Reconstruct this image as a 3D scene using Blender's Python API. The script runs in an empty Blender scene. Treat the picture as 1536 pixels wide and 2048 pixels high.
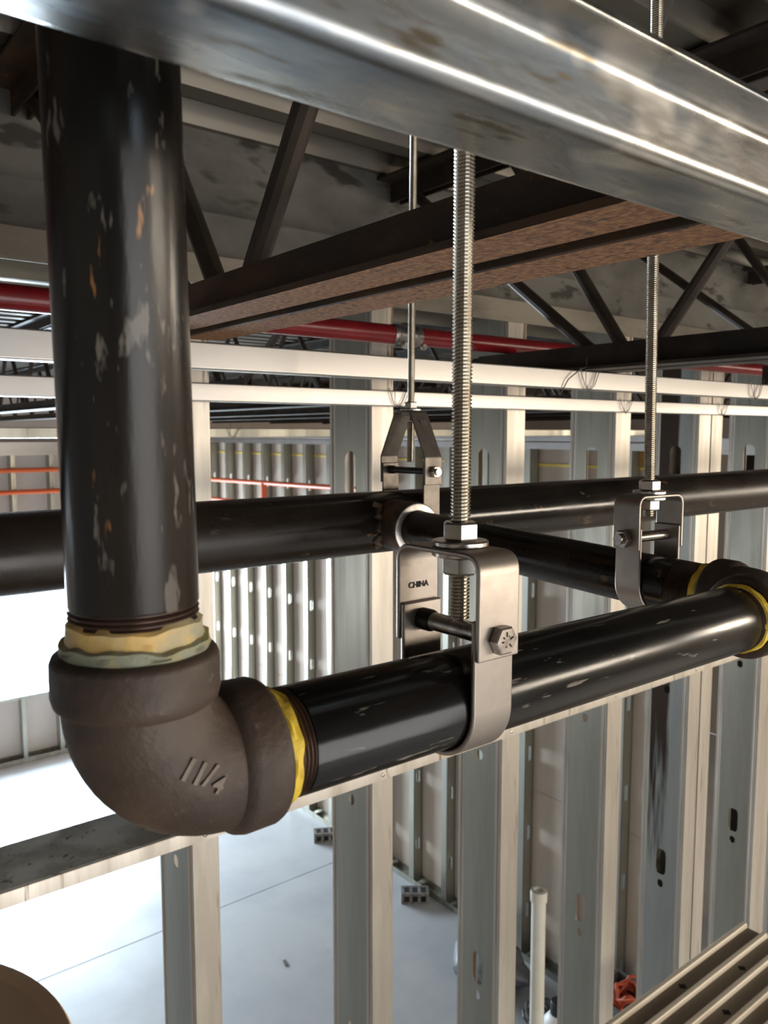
import bpy, math, random
from mathutils import Vector, Matrix
random.seed(7)
R = math.radians
sc = bpy.context.scene
col = sc.collection

# ---------------------------------------------------------------- camera, world, light
H = 3.73                       # eye height above the slab; all "rel" heights below are relative to the eye
F, CX, CY = 1600.0, 768.0, 1024.0
PITCH = math.atan((1024 - 866) / F)
YAW = R(51.66)                 # angle between view direction and +X (the run of the stud wall)
cam_d = bpy.data.cameras.new('camera')
cam = bpy.data.objects.new('camera', cam_d); col.objects.link(cam)
cam.location = (0, 0, H)
fw = Vector((math.cos(YAW) * math.cos(PITCH), math.sin(YAW) * math.cos(PITCH), -math.sin(PITCH)))
cam.rotation_euler = fw.to_track_quat('-Z', 'Y').to_euler()
cam_d.sensor_fit = 'VERTICAL'; cam_d.sensor_height = 36.0
cam_d.lens = F / 2048 * 36.0
cam_d.clip_start = 0.01; cam_d.clip_end = 200
cam_d.dof.use_dof = True
cam_d.dof.focus_distance = 0.50
cam_d.dof.aperture_fstop = 22.0
sc.camera = cam

sc.view_settings.view_transform = 'Standard'
sc.view_settings.look = 'None'
sc.view_settings.gamma = 1.0
sc.view_settings.use_curve_mapping = False
sc.view_settings.exposure = 0.0

w = bpy.data.worlds.new('sky'); sc.world = w; w.use_nodes = True
wn = w.node_tree.nodes; wn.clear()
bg = wn.new('ShaderNodeBackground'); wo = wn.new('ShaderNodeOutputWorld')
bg.inputs[0].default_value = (0.80, 0.90, 1.0, 1); bg.inputs[1].default_value = 3.0
w.node_tree.links.new(bg.outputs[0], wo.inputs[0])

def area(name, loc, direction, sx, sy, power, color):
    d = bpy.data.lights.new(name, 'AREA'); d.shape = 'RECTANGLE'; d.size = sx; d.size_y = sy
    d.energy = power; d.color = color
    o = bpy.data.objects.new(name, d); col.objects.link(o)
    o.location = loc
    dv = Vector(direction)
    o.rotation_euler = dv.to_track_quat('-Z', 'Z' if abs(dv.z) < .9 else 'Y').to_euler()
    return o
# daylight through the openings of the building (only the far window is in view)
area('daylight_far_window', (2.2, 9.72, H - 2.28), (0, -1, 0), 3.0, 1.25, 600, (0.70, 0.86, 1.0))
area('daylight_left_window', (-3.32, 6.2, H - 1.42), (1, 0, 0), 3.5, 0.93, 36, (1.0, 0.96, 0.88))
area('daylight_right_clerestory', (9.32, -1.9, H - 0.13), (-1, 0, 0), 3.1, 0.92, 360, (1.0, 0.82, 0.60))
area('daylight_rear_clerestory', (6.0, -4.32, H - 0.13), (0, 1, 0), 5.2, 0.92, 260, (1.0, 0.83, 0.62))
area('rear_warm_fill', (1.2, -4.32, H - 1.75), (0, 1, 0), 3.6, 3.4, 85, (1.0, 0.80, 0.58))  # warm light from behind the camera; the unseen door is added for it

# ---------------------------------------------------------------- helpers
wl = {}
def link(o):
    col.objects.link(o); return o
def tag(o, label, cat, group=None):
    o['label'] = label; o['category'] = cat
    if group: o['group'] = group
    return o
def thing(name, label, cat, loc, group=None, rotz=0):
    o = link(bpy.data.objects.new(name, None)); o.location = loc; o.rotation_euler = (0, 0, rotz)
    o.empty_display_size = .05
    wl[o.name] = Vector(loc); return tag(o, label, cat, group)
def setting(name, loc=(0, 0, 0)):
    o = link(bpy.data.objects.new(name, None)); o.location = loc; wl[o.name] = Vector(loc); o['kind'] = 'structure'; return o
def to_mesh(name, geo, mat, smooth=35):
    v, f = geo
    me = bpy.data.meshes.new(name); me.from_pydata([tuple(p) for p in v], [], f)
    me.validate(); me.update()
    if smooth:
        me.shade_smooth(); me.set_sharp_from_angle(angle=R(smooth))
    me.materials.append(mat)
    return me
def part(name, geo, mat, parent, smooth=35, local=False, label=None):
    """a mesh under parent; geo in world coordinates (rel heights already lifted) unless local"""
    v, f = geo
    if not local:
        off = wl[parent.name]; v = [Vector(p) - off for p in v]
    o = link(bpy.data.objects.new(name, to_mesh(name, (v, f), mat, smooth)))
    o.parent = parent; wl[o.name] = wl.get(parent.name, Vector((0, 0, 0)))
    if smooth in (30, 50, 60):
        wn_ = o.modifiers.new('weighted_normals', 'WEIGHTED_NORMAL'); wn_.keep_sharp = True; wn_.weight = 80
    if label: o['label'] = label
    return o
def single(name, geo, mat, label, cat, loc=None, group=None, smooth=35, kind=None):
    v, f = geo
    v = [Vector(p) for p in v]
    if loc is None:
        n = len(v); loc = Vector((sum(p.x for p in v) / n, sum(p.y for p in v) / n, min(p.z for p in v)))
    loc = Vector(loc)
    o = link(bpy.data.objects.new(name, to_mesh(name, ([p - loc for p in v], f), mat, smooth)))
    o.location = loc; wl[o.name] = loc
    if kind: o['kind'] = kind
    if label: tag(o, label, cat, group)
    return o
def struct(name, geo, mat, smooth=0):
    return single(name, geo, mat, None, None, kind='structure', smooth=smooth)
def inst(o, loc, parent=None):
    c = o.copy(); link(c); c.parent = parent
    c.location = loc
    if parent is not None: wl[c.name] = wl.get(parent.name, Vector((0, 0, 0)))
    return c
def children_of(o):
    return [c for c in bpy.data.objects if c.parent == o]
def dup(root, loc, label, group=None):
    kids = children_of(root)
    r = root.copy(); link(r); r.location = loc; r['label'] = label; wl[r.name] = Vector(loc)
    if group: r['group'] = group
    for k in kids:
        c = k.copy(); link(c); c.parent = r; wl[c.name] = Vector(loc)
        for g in children_of(k):
            d = g.copy(); link(d); d.parent = c; wl[d.name] = Vector(loc)
    return r

def Z(z): return z + H
def box(x0, x1, y0, y1, z0, z1):
    v = [(x, y, z) for z in (z0, z1) for y in (y0, y1) for x in (x0, x1)]
    return v, [(0, 2, 3, 1), (4, 5, 7, 6), (0, 1, 5, 4), (2, 6, 7, 3), (0, 4, 6, 2), (1, 3, 7, 5)]
def rbox(x0, x1, y0, y1, z0, z1): return box(x0, x1, y0, y1, Z(z0), Z(z1))
def join(*gs):
    V, Fc = [], []
    for v, f in gs:
        n = len(V); V += [tuple(p) for p in v]; Fc += [tuple(i + n for i in q) for q in f]
    return V, Fc
def xf(geo, M):
    return [M @ Vector(p) for p in geo[0]], geo[1]
def frame(axis, up=(0, 0, 1)):
    a = Vector(axis).normalized(); u = Vector(up)
    if abs(a.dot(u)) > .98: u = Vector((1, 0, 0))
    x = u.cross(a).normalized(); y = a.cross(x)
    return a, x, y
def lathe(p0, axis, prof, seg=32, close=True, up=(0, 0, 1), phase=0):
    """prof: list of (t along axis, radius)"""
    a, x, y = frame(axis, up); p0 = Vector(p0)
    v, f = [], []
    n = len(prof)
    for t, r in prof:
        for k in range(seg):
            an = 2 * math.pi * k / seg + phase
            v.append(p0 + a * t + (x * math.cos(an) + y * math.sin(an)) * r)
    for i in range(n - 1):
        for k in range(seg):
            k2 = (k + 1) % seg
            f.append((i * seg + k, i * seg + k2, (i + 1) * seg + k2, (i + 1) * seg + k))
    if close:
        f.append(tuple(range(seg))[::-1]); f.append(tuple((n - 1) * seg + k for k in range(seg)))
    return v, f
def tube(p0, p1, r, seg=20):
    p0, p1 = Vector(p0), Vector(p1)
    return lathe(p0, p1 - p0, [(0, r), ((p1 - p0).length, r)], seg)
def sweep(path, rads, seg=24, cap=True, up=(0, 1, 0)):
    path = [Vector(p) for p in path]; v, f = [], []
    if not isinstance(rads, (list, tuple)): rads = [rads] * len(path)
    prev = None
    for i, p in enumerate(path):
        d = (path[min(i + 1, len(path) - 1)] - path[max(i - 1, 0)]).normalized()
        if prev is None:
            u = Vector(up)
            if abs(u.dot(d)) > .95: u = Vector((1, 0, 0))
            x = (u - d * u.dot(d)).normalized()
        else:
            x = (prev - d * prev.dot(d)).normalized()
        prev = x; y = d.cross(x)
        for k in range(seg):
            an = 2 * math.pi * k / seg
            v.append(p + (x * math.cos(an) + y * math.sin(an)) * rads[i])
    for i in range(len(path) - 1):
        for k in range(seg):
            k2 = (k + 1) % seg
            f.append((i * seg + k, i * seg + k2, (i + 1) * seg + k2, (i + 1) * seg + k))
    if cap:
        f.append(tuple(range(seg))[::-1]); n = (len(path) - 1) * seg; f.append(tuple(n + k for k in range(seg)))
    return v, f
def fillet(pl, r, n=4):
    out = [Vector(pl[0])]
    for i in range(1, len(pl) - 1):
        a, b, c = Vector(pl[i - 1]), Vector(pl[i]), Vector(pl[i + 1])
        d1, d2 = (a - b), (c - b)
        rr = min(r, d1.length * .45, d2.length * .45)
        ang = d1.angle(d2); t = rr / math.tan(ang / 2) if ang < 3.1 else rr
        t = min(t, d1.length * .45, d2.length * .45)
        s, e = b + d1.normalized() * t, b + d2.normalized() * t
        for k in range(n + 1):
            q = k / n
            out.append((s * (1 - q) + b * q) * (1 - q) + (b * (1 - q) + e * q) * q)
    out.append(Vector(pl[-1]))
    return out
def sheet(pl, t, r=0, n=4):
    """open 2D polyline -> closed outline of a sheet of thickness t (offset to the left)"""
    pts = fillet(pl, r, n) if r else [Vector(p) for p in pl]
    off = []
    for i, p in enumerate(pts):
        d1 = (pts[i] - pts[i - 1]).normalized() if i > 0 else None
        d2 = (pts[i + 1] - pts[i]).normalized() if i < len(pts) - 1 else None
        if d1 is None: d1 = d2
        if d2 is None: d2 = d1
        nn = Vector((-(d1.y + d2.y), d1.x + d2.x))
        if nn.length < 1e-9: nn = Vector((-d1.y, d1.x))
        nn.normalize(); c = max(.35, nn.dot(Vector((-d1.y, d1.x))))
        off.append(p + nn * t / c)
    return pts, off
def extrude(pl, t, axis, a0, a1, r=0, n=4, nseg=1):
    """sheet section extruded along axis X/Y/Z; pl in the two other axes (Y,Z)/(X,Z)/(X,Y), rel heights lifted here"""
    p, q = sheet(pl, t, r, n); m = len(p)
    v, f = [], []
    def put(c, a):
        if axis == 'X': return (a, c.x, Z(c.y))
        if axis == 'Y': return (c.x, a, Z(c.y))
        return (c.x, c.y, Z(a))
    for s in range(nseg + 1):
        a = a0 + (a1 - a0) * s / nseg
        v += [put(c, a) for c in p] + [put(c, a) for c in q]
    for s in range(nseg):
        b, b2 = s * 2 * m, (s + 1) * 2 * m
        for i in range(m - 1):
            f.append((b + i, b + i + 1, b2 + i + 1, b2 + i))
            f.append((b + m + i, b2 + m + i, b2 + m + i + 1, b + m + i + 1))
        f.append((b, b2, b2 + m, b + m)); f.append((b + m - 1, b + 2 * m - 1, b2 + 2 * m - 1, b2 + m - 1))
    for b in (0, nseg * 2 * m):
        for i in range(m - 1):
            f.append((b + i, b + m + i, b + m + i + 1, b + i + 1))
    return v, f
def prism(pl, axis, a0, a1):
    """closed polygon extruded"""
    m = len(pl); v = []
    for a in (a0, a1):
        for c in pl:
            v.append((a, c[0], Z(c[1])) if axis == 'X' else (c[0], a, Z(c[1])) if axis == 'Y' else (c[0], c[1], Z(a)))
    f = [tuple(range(m))[::-1], tuple(range(m, 2 * m))]
    for i in range(m):
        j = (i + 1) % m; f.append((i, j, m + j, m + i))
    return v, f
def slot(cx, cy, w_, h_, n=20):
    r = w_ / 2; out = []
    for k in range(n):
        an = 2 * math.pi * k / n + math.pi / n
        c, s = math.cos(an), math.sin(an)
        out.append((cx + r * c, cy + r * s + (h_ / 2 - r) * (1 if s > 0 else -1)))
    return out
def oblong(cx, cy, w_, h_, n=20):
    """square-cornered punch-out, rounded corners"""
    out = []
    for k in range(n):
        an = 2 * math.pi * k / n + math.pi / n
        c, s = math.cos(an), math.sin(an); e = .45
        out.append((cx + w_ / 2 * math.copysign(abs(c) ** e, c), cy + h_ / 2 * math.copysign(abs(s) ** e, s)))
    return out
def holed(a0, a1, b0, b1, holes, t, put):
    """plate a0..a1 x b0..b1 with holes [(list of outline pts, blo, bhi)] sorted by b; put(a,b,k) -> point, k=0/1 side"""
    v, f = [], []
    def add(p): v.append(p); return len(v) - 1
    def quad_plate(bl, bh):
        i = [[add(put(a, b, k)) for (a, b) in ((a0, bl), (a1, bl), (a1, bh), (a0, bh))] for k in (0, 1)]
        f.append(tuple(i[0])); f.append(tuple(i[1][::-1]))
        f.append((i[0][0], i[0][3], i[1][3], i[1][0])); f.append((i[0][1], i[1][1], i[1][2], i[0][2]))
    cur = b0
    for pts, bl, bh in holes:
        if bl > cur + 1e-6: quad_plate(cur, bl)
        cx = sum(p[0] for p in pts) / len(pts); cy = sum(p[1] for p in pts) / len(pts)
        outer = []
        for p in pts:
            dx, dy = p[0] - cx, p[1] - cy; s = 1e9
            if dx > 1e-9: s = min(s, (a1 - cx) / dx)
            if dx < -1e-9: s = min(s, (a0 - cx) / dx)
            if dy > 1e-9: s = min(s, (bh - cy) / dy)
            if dy < -1e-9: s = min(s, (bl - cy) / dy)
            outer.append((cx + dx * s, cy + dy * s))
        n = len(pts)
        I = [[add(put(*p, k)) for p in pts] for k in (0, 1)]
        O = [[add(put(*p, k)) for p in outer] for k in (0, 1)]
        C = {}
        for ca in (a0, a1):
            for cb in (bl, bh):
                C[(ca, cb)] = [add(put(ca, cb, k)) for k in (0, 1)]
        for i in range(n):
            j = (i + 1) % n
            o1, o2 = outer[i], outer[j]
            corner = None
            both = abs(abs(o1[1] - o2[1]) - (bh - bl)) < 1e-7 and min(abs(o1[0] - a0), abs(o1[0] - a1)) > 1e-7
            if both:
                ca = a1 if o1[0] + o2[0] > 2 * cx else a0
                b_of = lambda o: bl if abs(o[1] - bl) < 1e-7 else bh
                corner = [C[(ca, b_of(o2))], C[(ca, b_of(o1))]]
            elif abs(o1[0] - o2[0]) > 1e-7 and abs(o1[1] - o2[1]) > 1e-7:
                ca = o1[0] if min(abs(o1[0] - a0), abs(o1[0] - a1)) < 1e-7 else o2[0]
                cb = o1[1] if min(abs(o1[1] - bl), abs(o1[1] - bh)) < 1e-7 else o2[1]
                ca = a0 if abs(ca - a0) < abs(ca - a1) else a1
                cb = bl if abs(cb - bl) < abs(cb - bh) else bh
                corner = [C[(ca, cb)]]
            for k in (0, 1):
                q = [I[k][i], I[k][j], O[k][j]] + ([c_[k] for c_ in corner] if corner else []) + [O[k][i]]
                f.append(tuple(q if k else q[::-1]))
            f.append((I[0][i], I[0][j], I[1][j], I[1][i]))
        cur = bh
    if b1 > cur + 1e-6: quad_plate(cur, b1)
    return v, f
def hexnut(p, axis, af, h, up=(0, 0, 1), phase=0, ch=.12):
    r = af / 2 / math.cos(math.pi / 6)
    g = lathe(p, axis, [(0, r * (1 - ch)), (h * .12, r), (h * .88, r), (h, r * (1 - ch))], 6, True, up, phase)
    return g
def rod_thread(x, y, z0, z1, r=.0047, pitch=.00159, seg=14, lean=(0, 0)):
    """helical thread on a vertical rod"""
    v, f = [], []
    n = int((z1 - z0) / pitch); depth = .00095
    rows = n * 2
    for i in range(rows + 1):
        for k in range(seg):
            an = 2 * math.pi * k / seg
            z = z0 + i * pitch / 2 + pitch * k / seg
            rr = r if i % 2 == 0 else r - depth
            q = (z - z0)
            v.append((x + lean[0] * q + rr * math.cos(an), y + lean[1] * q + rr * math.sin(an), z))
    for i in range(rows):
        for k in range(seg):
            if k < seg - 1:
                f.append((i * seg + k, i * seg + k + 1, (i + 1) * seg + k + 1, (i + 1) * seg + k))
            elif i + 3 <= rows:
                f.append((i * seg + k, (i + 2) * seg, (i + 3) * seg, (i + 1) * seg + k))
    f.append(tuple(range(seg))[::-1]); f.append(tuple(rows * seg + k for k in range(seg)))
    return v, f
def text_geo(s, size, depth):
    c = bpy.data.curves.new('t', 'FONT'); c.body = s; c.size = size; c.extrude = depth; c.align_x = 'CENTER'; c.align_y = 'CENTER'
    c.resolution_u = 3; c.offset = size * .022
    o = bpy.data.objects.new('t', c); link(o)
    bpy.context.view_layer.update()
    me = o.to_mesh(); g = ([Vector(q.co) for q in me.vertices], [tuple(p.vertices) for p in me.polygons])
    o.to_mesh_clear(); bpy.data.objects.remove(o); bpy.data.curves.remove(c)
    return g

# ---------------------------------------------------------------- materials
def mat(name, base, rough=.5, metal=0., var=None, vscale=8., vstretch=(1, 1, 1), bump=0., bscale=60., rvar=0., detail=6.,
        spots=None, coat=0., spec=None, ramp=(.42, .62), emit=None):
    """procedural principled material; var = second colour mixed by noise; spots = (colour, scale, threshold, stretch)"""
    m = bpy.data.materials.new(name); m.use_nodes = True
    nt = m.node_tree; N = nt.nodes; L = nt.links; b = N['Principled BSDF']
    b.inputs['Roughness'].default_value = rough; b.inputs['Metallic'].default_value = metal
    if coat: b.inputs['Coat Weight'].default_value = coat; b.inputs['Coat Roughness'].default_value = .15
    if spec is not None: b.inputs['Specular IOR Level'].default_value = spec
    tc = N.new('ShaderNodeTexCoord')
    def noise(scale, stretch, det=6., rough_=.6):
        mp = N.new('ShaderNodeMapping'); mp.inputs['Scale'].default_value = stretch
        L.new(tc.outputs['Object'], mp.inputs[0])
        t = N.new('ShaderNodeTexNoise'); t.inputs['Scale'].default_value = scale; t.inputs['Detail'].default_value = det
        t.inputs['Roughness'].default_value = rough_
        L.new(mp.outputs[0], t.inputs['Vector']); return t
    def rampn(src, lo, hi):
        r = N.new('ShaderNodeMapRange'); r.inputs['From Min'].default_value = lo; r.inputs['From Max'].default_value = hi
        r.clamp = True; L.new(src, r.inputs['Value']); return r.outputs[0]
    colr = None
    rgb = N.new('ShaderNodeRGB'); rgb.outputs[0].default_value = (*base, 1); colr = rgb.outputs[0]
    if var:
        t = noise(vscale, vstretch, detail); fac = rampn(t.outputs[0], *ramp)
        mx = N.new('ShaderNodeMix'); mx.data_type = 'RGBA'
        L.new(fac, mx.inputs[0]); L.new(colr, mx.inputs[6]); mx.inputs[7].default_value = (*var, 1); colr = mx.outputs[2]
        if rvar:
            mr = N.new('ShaderNodeMapRange'); mr.inputs['To Min'].default_value = rough; mr.inputs['To Max'].default_value = max(0.03, rough + rvar)
            L.new(fac, mr.inputs['Value']); L.new(mr.outputs[0], b.inputs['Roughness'])
    for sp in (spots or []):
        c2, s2, th, st = sp
        t = noise(s2, st, 3.); fac = rampn(t.outputs[0], th, th + .06)
        mx = N.new('ShaderNodeMix'); mx.data_type = 'RGBA'
        L.new(fac, mx.inputs[0]); L.new(colr, mx.inputs[6]); mx.inputs[7].default_value = (*c2, 1); colr = mx.outputs[2]
    L.new(colr, b.inputs['Base Color'])
    if bump:
        t = noise(bscale, vstretch if bscale < 200 else (1, 1, 1), 4.)
        bp = N.new('ShaderNodeBump'); bp.inputs['Strength'].default_value = bump; bp.inputs['Distance'].default_value = .002
        L.new(t.outputs[0], bp.inputs['Height']); L.new(bp.outputs[0], b.inputs['Normal'])
    return m

M = {}
M['pipe'] = mat('black_pipe_lacquer', (.012, .011, .010), .30, 0, (.030, .024, .019), 14, (1, 1, 1), .10, 90, .12,
                spots=[((.11, .095, .08), 34, .69, (1, 1, 1)), ((.20, .105, .04), 26, .745, (1, 1, 1))])
M['pipe_v'] = mat('black_riser_lacquer', (.006, .0055, .005), .20, 0, (.020, .014, .010), 18, (1, 1, .2), .16, 75, .14, spec=.34,
                spots=[((.13, .115, .10), 130, .60, (1, 1, .30)), ((.30, .14, .045), 120, .69, (1, 1, .25))])  # pale scratches; the orange streaks are warm highlights painted into the colour
M['pipe_h'] = mat('black_run_lacquer', (.005, .005, .005), .17, 0, (.012, .010, .009), 12, (.25, 1, 1), .10, 45, .10, spec=.42,
                spots=[((.20, .18, .15), 190, .645, (.16, 1, 1))])
M['pipe_old'] = mat('aged_black_main', (.008, .0065, .0055), .14, 0, (.026, .018, .013), 9, (.4, 1, 1), .10, 40, .22, spec=.40,
                spots=[((.10, .065, .04), 60, .645, (.4, 1, 1))])
M['rustpipe'] = mat('rusty_outlet', (.045, .030, .020), .7, 0, (.16, .085, .045), 40, (1, 1, 1), .5, 120)
M['iron'] = mat('malleable_iron', (.070, .046, .033), .52, .05, (.040, .026, .019), 26, (1, 1, 1), .22, 300, .10,
                spots=[((.11, .082, .064), 150, .66, (1, 1, 1))])
M['iron_mark'] = mat('lightened_raised_iron', (.17, .13, .10), .5, .1, (.12, .09, .07), 200)  # lighter than the elbow: the highlight on the mark is painted in
M['thread'] = mat('cut_pipe_thread', (.10, .06, .045), .40, .6, (.05, .03, .025), 40)
M['dope'] = mat('yellow_pipe_dope', (.78, .55, .05), .55, 0, (.36, .24, .03), 60, (1, 1, 1), .5, 150, ramp=(.5, .72))
M['dope_pale'] = mat('pale_pipe_dope', (.68, .46, .16), .55, 0, (.36, .34, .24), 40, (1, 1, 1), .4, 120, ramp=(.45, .65))
M['dope_grey'] = mat('grey_green_dope', (.26, .27, .20), .6, 0, (.42, .32, .05), 45, (1, 1, 1), .5, 120, ramp=(.5, .68))
M['zinc'] = mat('zinc_rod', (.62, .59, .53), .27, 1, (.50, .46, .40), 60)
M['nut'] = mat('zinc_nut', (.60, .57, .52), .25, 1, (.48, .44, .40), 80)
M['clevis'] = mat('clevis_steel', (.39, .345, .305), .40, .85, (.33, .29, .257), 30, (1, 1, 1), .06, 120, .06)
M['clevis_dark'] = mat('dull_clevis_steel', (.20, .175, .15), .45, .8, (.15, .13, .11), 40, (1, 1, 1), .06, 120, .06)
M['bolt'] = mat('bolt_steel', (.55, .50, .45), .30, 1, (.30, .26, .23), 120)
M['bolt_dark'] = mat('black_bolt', (.05, .045, .04), .4, .6, (.03, .028, .025), 60)
M['stamp'] = mat('stamp_shade', (.05, .04, .035), .7)  # dark tone paints the shade of stamped letters
M['galv'] = mat('galvanised_stud', (.43, .415, .35), .30, .8, (.33, .32, .275), 7, (1, 1, .12), .05, 120, .12,
                spots=[((.20, .17, .13), 18, .625, (1, 1, .05))])
M['galv_lit_worn'] = mat('galvanised_flange', (.60, .56, .50), .42, .7, (.42, .38, .33), 12, (1, 1, .10), .08, 140, .1,  # mottled flange steel, same as the webs; its lit tone painted in lighter
                spots=[((.22, .16, .11), 40, .61, (1, 1, .06))])
def brownish():
    m = mat('brownish_stud_web', (.43, .44, .41), .40, .75, (.33, .345, .33), 7, (1, 1, .12), .05, 120, .1)
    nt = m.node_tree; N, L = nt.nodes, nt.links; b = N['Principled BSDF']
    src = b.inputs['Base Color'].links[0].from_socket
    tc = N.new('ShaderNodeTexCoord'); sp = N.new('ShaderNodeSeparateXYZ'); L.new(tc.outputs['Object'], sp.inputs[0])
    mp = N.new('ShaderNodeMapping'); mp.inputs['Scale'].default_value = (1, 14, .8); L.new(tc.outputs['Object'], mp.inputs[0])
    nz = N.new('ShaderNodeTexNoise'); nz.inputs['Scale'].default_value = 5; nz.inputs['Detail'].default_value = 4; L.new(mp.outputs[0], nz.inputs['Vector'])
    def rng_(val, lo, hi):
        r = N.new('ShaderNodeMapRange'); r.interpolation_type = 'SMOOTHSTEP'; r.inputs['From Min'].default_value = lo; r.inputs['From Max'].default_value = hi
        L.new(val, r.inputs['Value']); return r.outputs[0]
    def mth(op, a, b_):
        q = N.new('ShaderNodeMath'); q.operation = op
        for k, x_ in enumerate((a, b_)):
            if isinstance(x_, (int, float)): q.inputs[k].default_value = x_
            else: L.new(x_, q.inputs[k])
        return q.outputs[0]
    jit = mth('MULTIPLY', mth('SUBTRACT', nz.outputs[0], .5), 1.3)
    zz = rng_(mth('ADD', sp.outputs[2], jit), 2.25, 2.75)          # brown tone on the rear web part, fading towards its lower end
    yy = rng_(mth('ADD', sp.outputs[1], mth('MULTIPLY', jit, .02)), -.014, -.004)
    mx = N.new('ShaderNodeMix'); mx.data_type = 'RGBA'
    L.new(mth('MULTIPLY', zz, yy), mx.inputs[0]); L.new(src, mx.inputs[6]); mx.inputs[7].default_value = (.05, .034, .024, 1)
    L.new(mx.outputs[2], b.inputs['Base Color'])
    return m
M['galv_brown'] = brownish()
M['hat'] = mat('galvanised_furring', (.50, .475, .455), .36, .85, (.38, .365, .35), 9, (.25, 1, 1), 0, 60, 0, ramp=(.25, .75))
M['hat_near'] = mat('reflection_mottled_furring', (.68, .67, .63), .19, 1.0, (.20, .245, .30), 42, (.30, 1, 1), .22, 40, .20,  # bluish patches paint smeared reflections into the colour, among real smudges
                spots=[((.25, .22, .17), 95, .60, (.22, 1.4, 1)), ((.82, .80, .76), 20, .60, (.6, 1, 1))], ramp=(.34, .70))
M['rust'] = mat('rusty_joist_steel', (.055, .036, .024), .62, .2, (.115, .062, .032), 24, (1, .35, 1), .3, 180,
                spots=[((.30, .13, .045), 70, .66, (1, .5, 1))])
M['rust_under'] = mat('rust_scaled_leg', (.17, .070, .025), .85, 0, (.37, .175, .062), 260, (1, .6, 1), .9, 420,
                spots=[((.07, .036, .018), 120, .60, (1, .4, 1))])
M['joist'] = mat('dark_joist_steel', (.030, .024, .019), .55, .2, (.06, .042, .030), 12, (1, 1, 1), .1, 80)
M['web'] = mat('brown_web_bar', (.075, .055, .042), .5, .3, (.045, .034, .027), 14, (1, 1, 1), .1, 80)
M['deck'] = mat('roof_deck', (.20, .182, .155), .42, .6, (.13, .116, .098), 3, (.2, 1, 1))
M['header'] = mat('dull_grey_header', (.145, .136, .118), .55, .3, (.075, .070, .062), 5, (.6, 1, 1), .1, 30,
                spots=[((.04, .034, .028), 14, .58, (.4, 1, 1))])
M['track'] = mat('top_track', (.28, .25, .20), .5, .5, (.16, .14, .115), 9, (.3, 1, 1))
M['red'] = mat('red_sprinkler_pipe', (.24, .010, .015), .30, 0, (.19, .008, .012), 10, coat=.3)
M['white_print'] = mat('white_print', (.75, .68, .62), .6)
M['coupling'] = mat('coupling_steel', (.42, .40, .37), .35, .9, (.25, .23, .21), 60)
M['wire'] = mat('tie_wire', (.14, .13, .12), .45, .8)
M['gyp'] = mat('tan_gypsum', (.56, .46, .37), .85, 0, (.50, .41, .33), 1.2)
M['gyp_far'] = mat('pale_gypsum', (.66, .58, .52), .85, 0, (.60, .52, .46), 1.2)
M['wall'] = mat('plain_wall', (.42, .38, .34), .85, 0, (.36, .33, .30), 1.5)
M['slab'] = mat('concrete_slab', (.52, .53, .54), .42, 0, (.44, .45, .47), 1.1, (1, 1, 1), .04, 6, .12,
                spots=[((.34, .34, .35), 5.0, .70, (1, 1, 1)), ((.16, .14, .13), 9, .765, (1, 1, 1))])
M['joint'] = mat('slab_joint', (.16, .16, .17), .9)
M['orange'] = mat('orange_rail_paint', (.75, .13, .03), .5)
M['yellow'] = mat('yellow_strip', (.85, .62, .12), .5)
M['brownbox'] = mat('brown_panel', (.42, .22, .06), .7)
M['plank'] = mat('scaffold_plank_deck', (.17, .135, .10), .55, .3, (.26, .22, .17), 6, (.15, 1, 1), .1, 60,
                spots=[((.08, .065, .05), 12, .62, (.2, 1, 1))])
M['plank_rib'] = mat('scaffold_plank_rib', (.78, .72, .62), .5, .3, (.60, .53, .44), 14, (.2, 1, 1))
M['dark'] = mat('dark_void', (.008, .007, .007), .9)  # near-black that paints the shade in holes and beyond the doorway
M['pvc'] = mat('white_pvc', (.80, .77, .68), .4, 0, (.74, .68, .55), 6)
M['jug'] = mat('white_plastic', (.78, .76, .73), .45)
M['cap'] = mat('black_plastic', (.015, .015, .016), .4)
M['cord_red'] = mat('red_cord', (.42, .07, .03), .5)
M['cord_grey'] = mat('grey_cord', (.12, .12, .12), .5)
M['sheeting'] = mat('grey_plastic_sheet', (.16, .17, .18), .35, 0, (.10, .10, .11), 4)
M['block'] = mat('dark_block', (.13, .11, .10), .8, 0, (.30, .27, .24), 14)
M['bag'] = mat('white_bag', (.62, .60, .56), .6)
M['drum'] = mat('tan_fibre_drum', (.86, .62, .40), .6, 0, (.80, .56, .35), 5)
M['drum_tab'] = mat('pale_tab', (.85, .62, .40), .6)

# ---------------------------------------------------------------- building shell
U0, U1, V0, V1 = -3.2, 9.2, -4.2, 9.55
floor = setting('floor', (0, 0, 0))
part('slab_bed', box(U0, U1, V0, V1, -.30, -.012), M['joint'], floor, 0)
us = [U0, .4, 4.75, U1]; vs = [V0, -1.4, 1.86, 5.49, V1]
for i in range(3):
    for j in range(4):
        part('slab', box(us[i] + .003, us[i + 1] - .003, vs[j] + .005, vs[j + 1] - .005, -.012, 0), M['slab'], floor, 0)

ceiling = setting('ceiling', (0, 0, Z(.57)))
def deck_profile(v0, n):
    pl = []
    for k in range(n):
        b = v0 + k * .1524
        pl += [(b, .572), (b + .045, .572), (b + .058, .61), (b + .139, .61)]
    pl.append((v0 + n * .1524, .572))
    return pl
vv = V0
while vv < V1:
    part('deck_panel', extrude(deck_profile(vv, 6), .0012, 'X', U0, U1), M['deck'], ceiling, 20)
    vv += 6 * .1524
struct('trim_1', box(U0 - .2, U1 + .2, V0 - .2, V1 + .2, Z(.66), Z(.80)), M['header'])     # roof insulation above the deck

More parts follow.
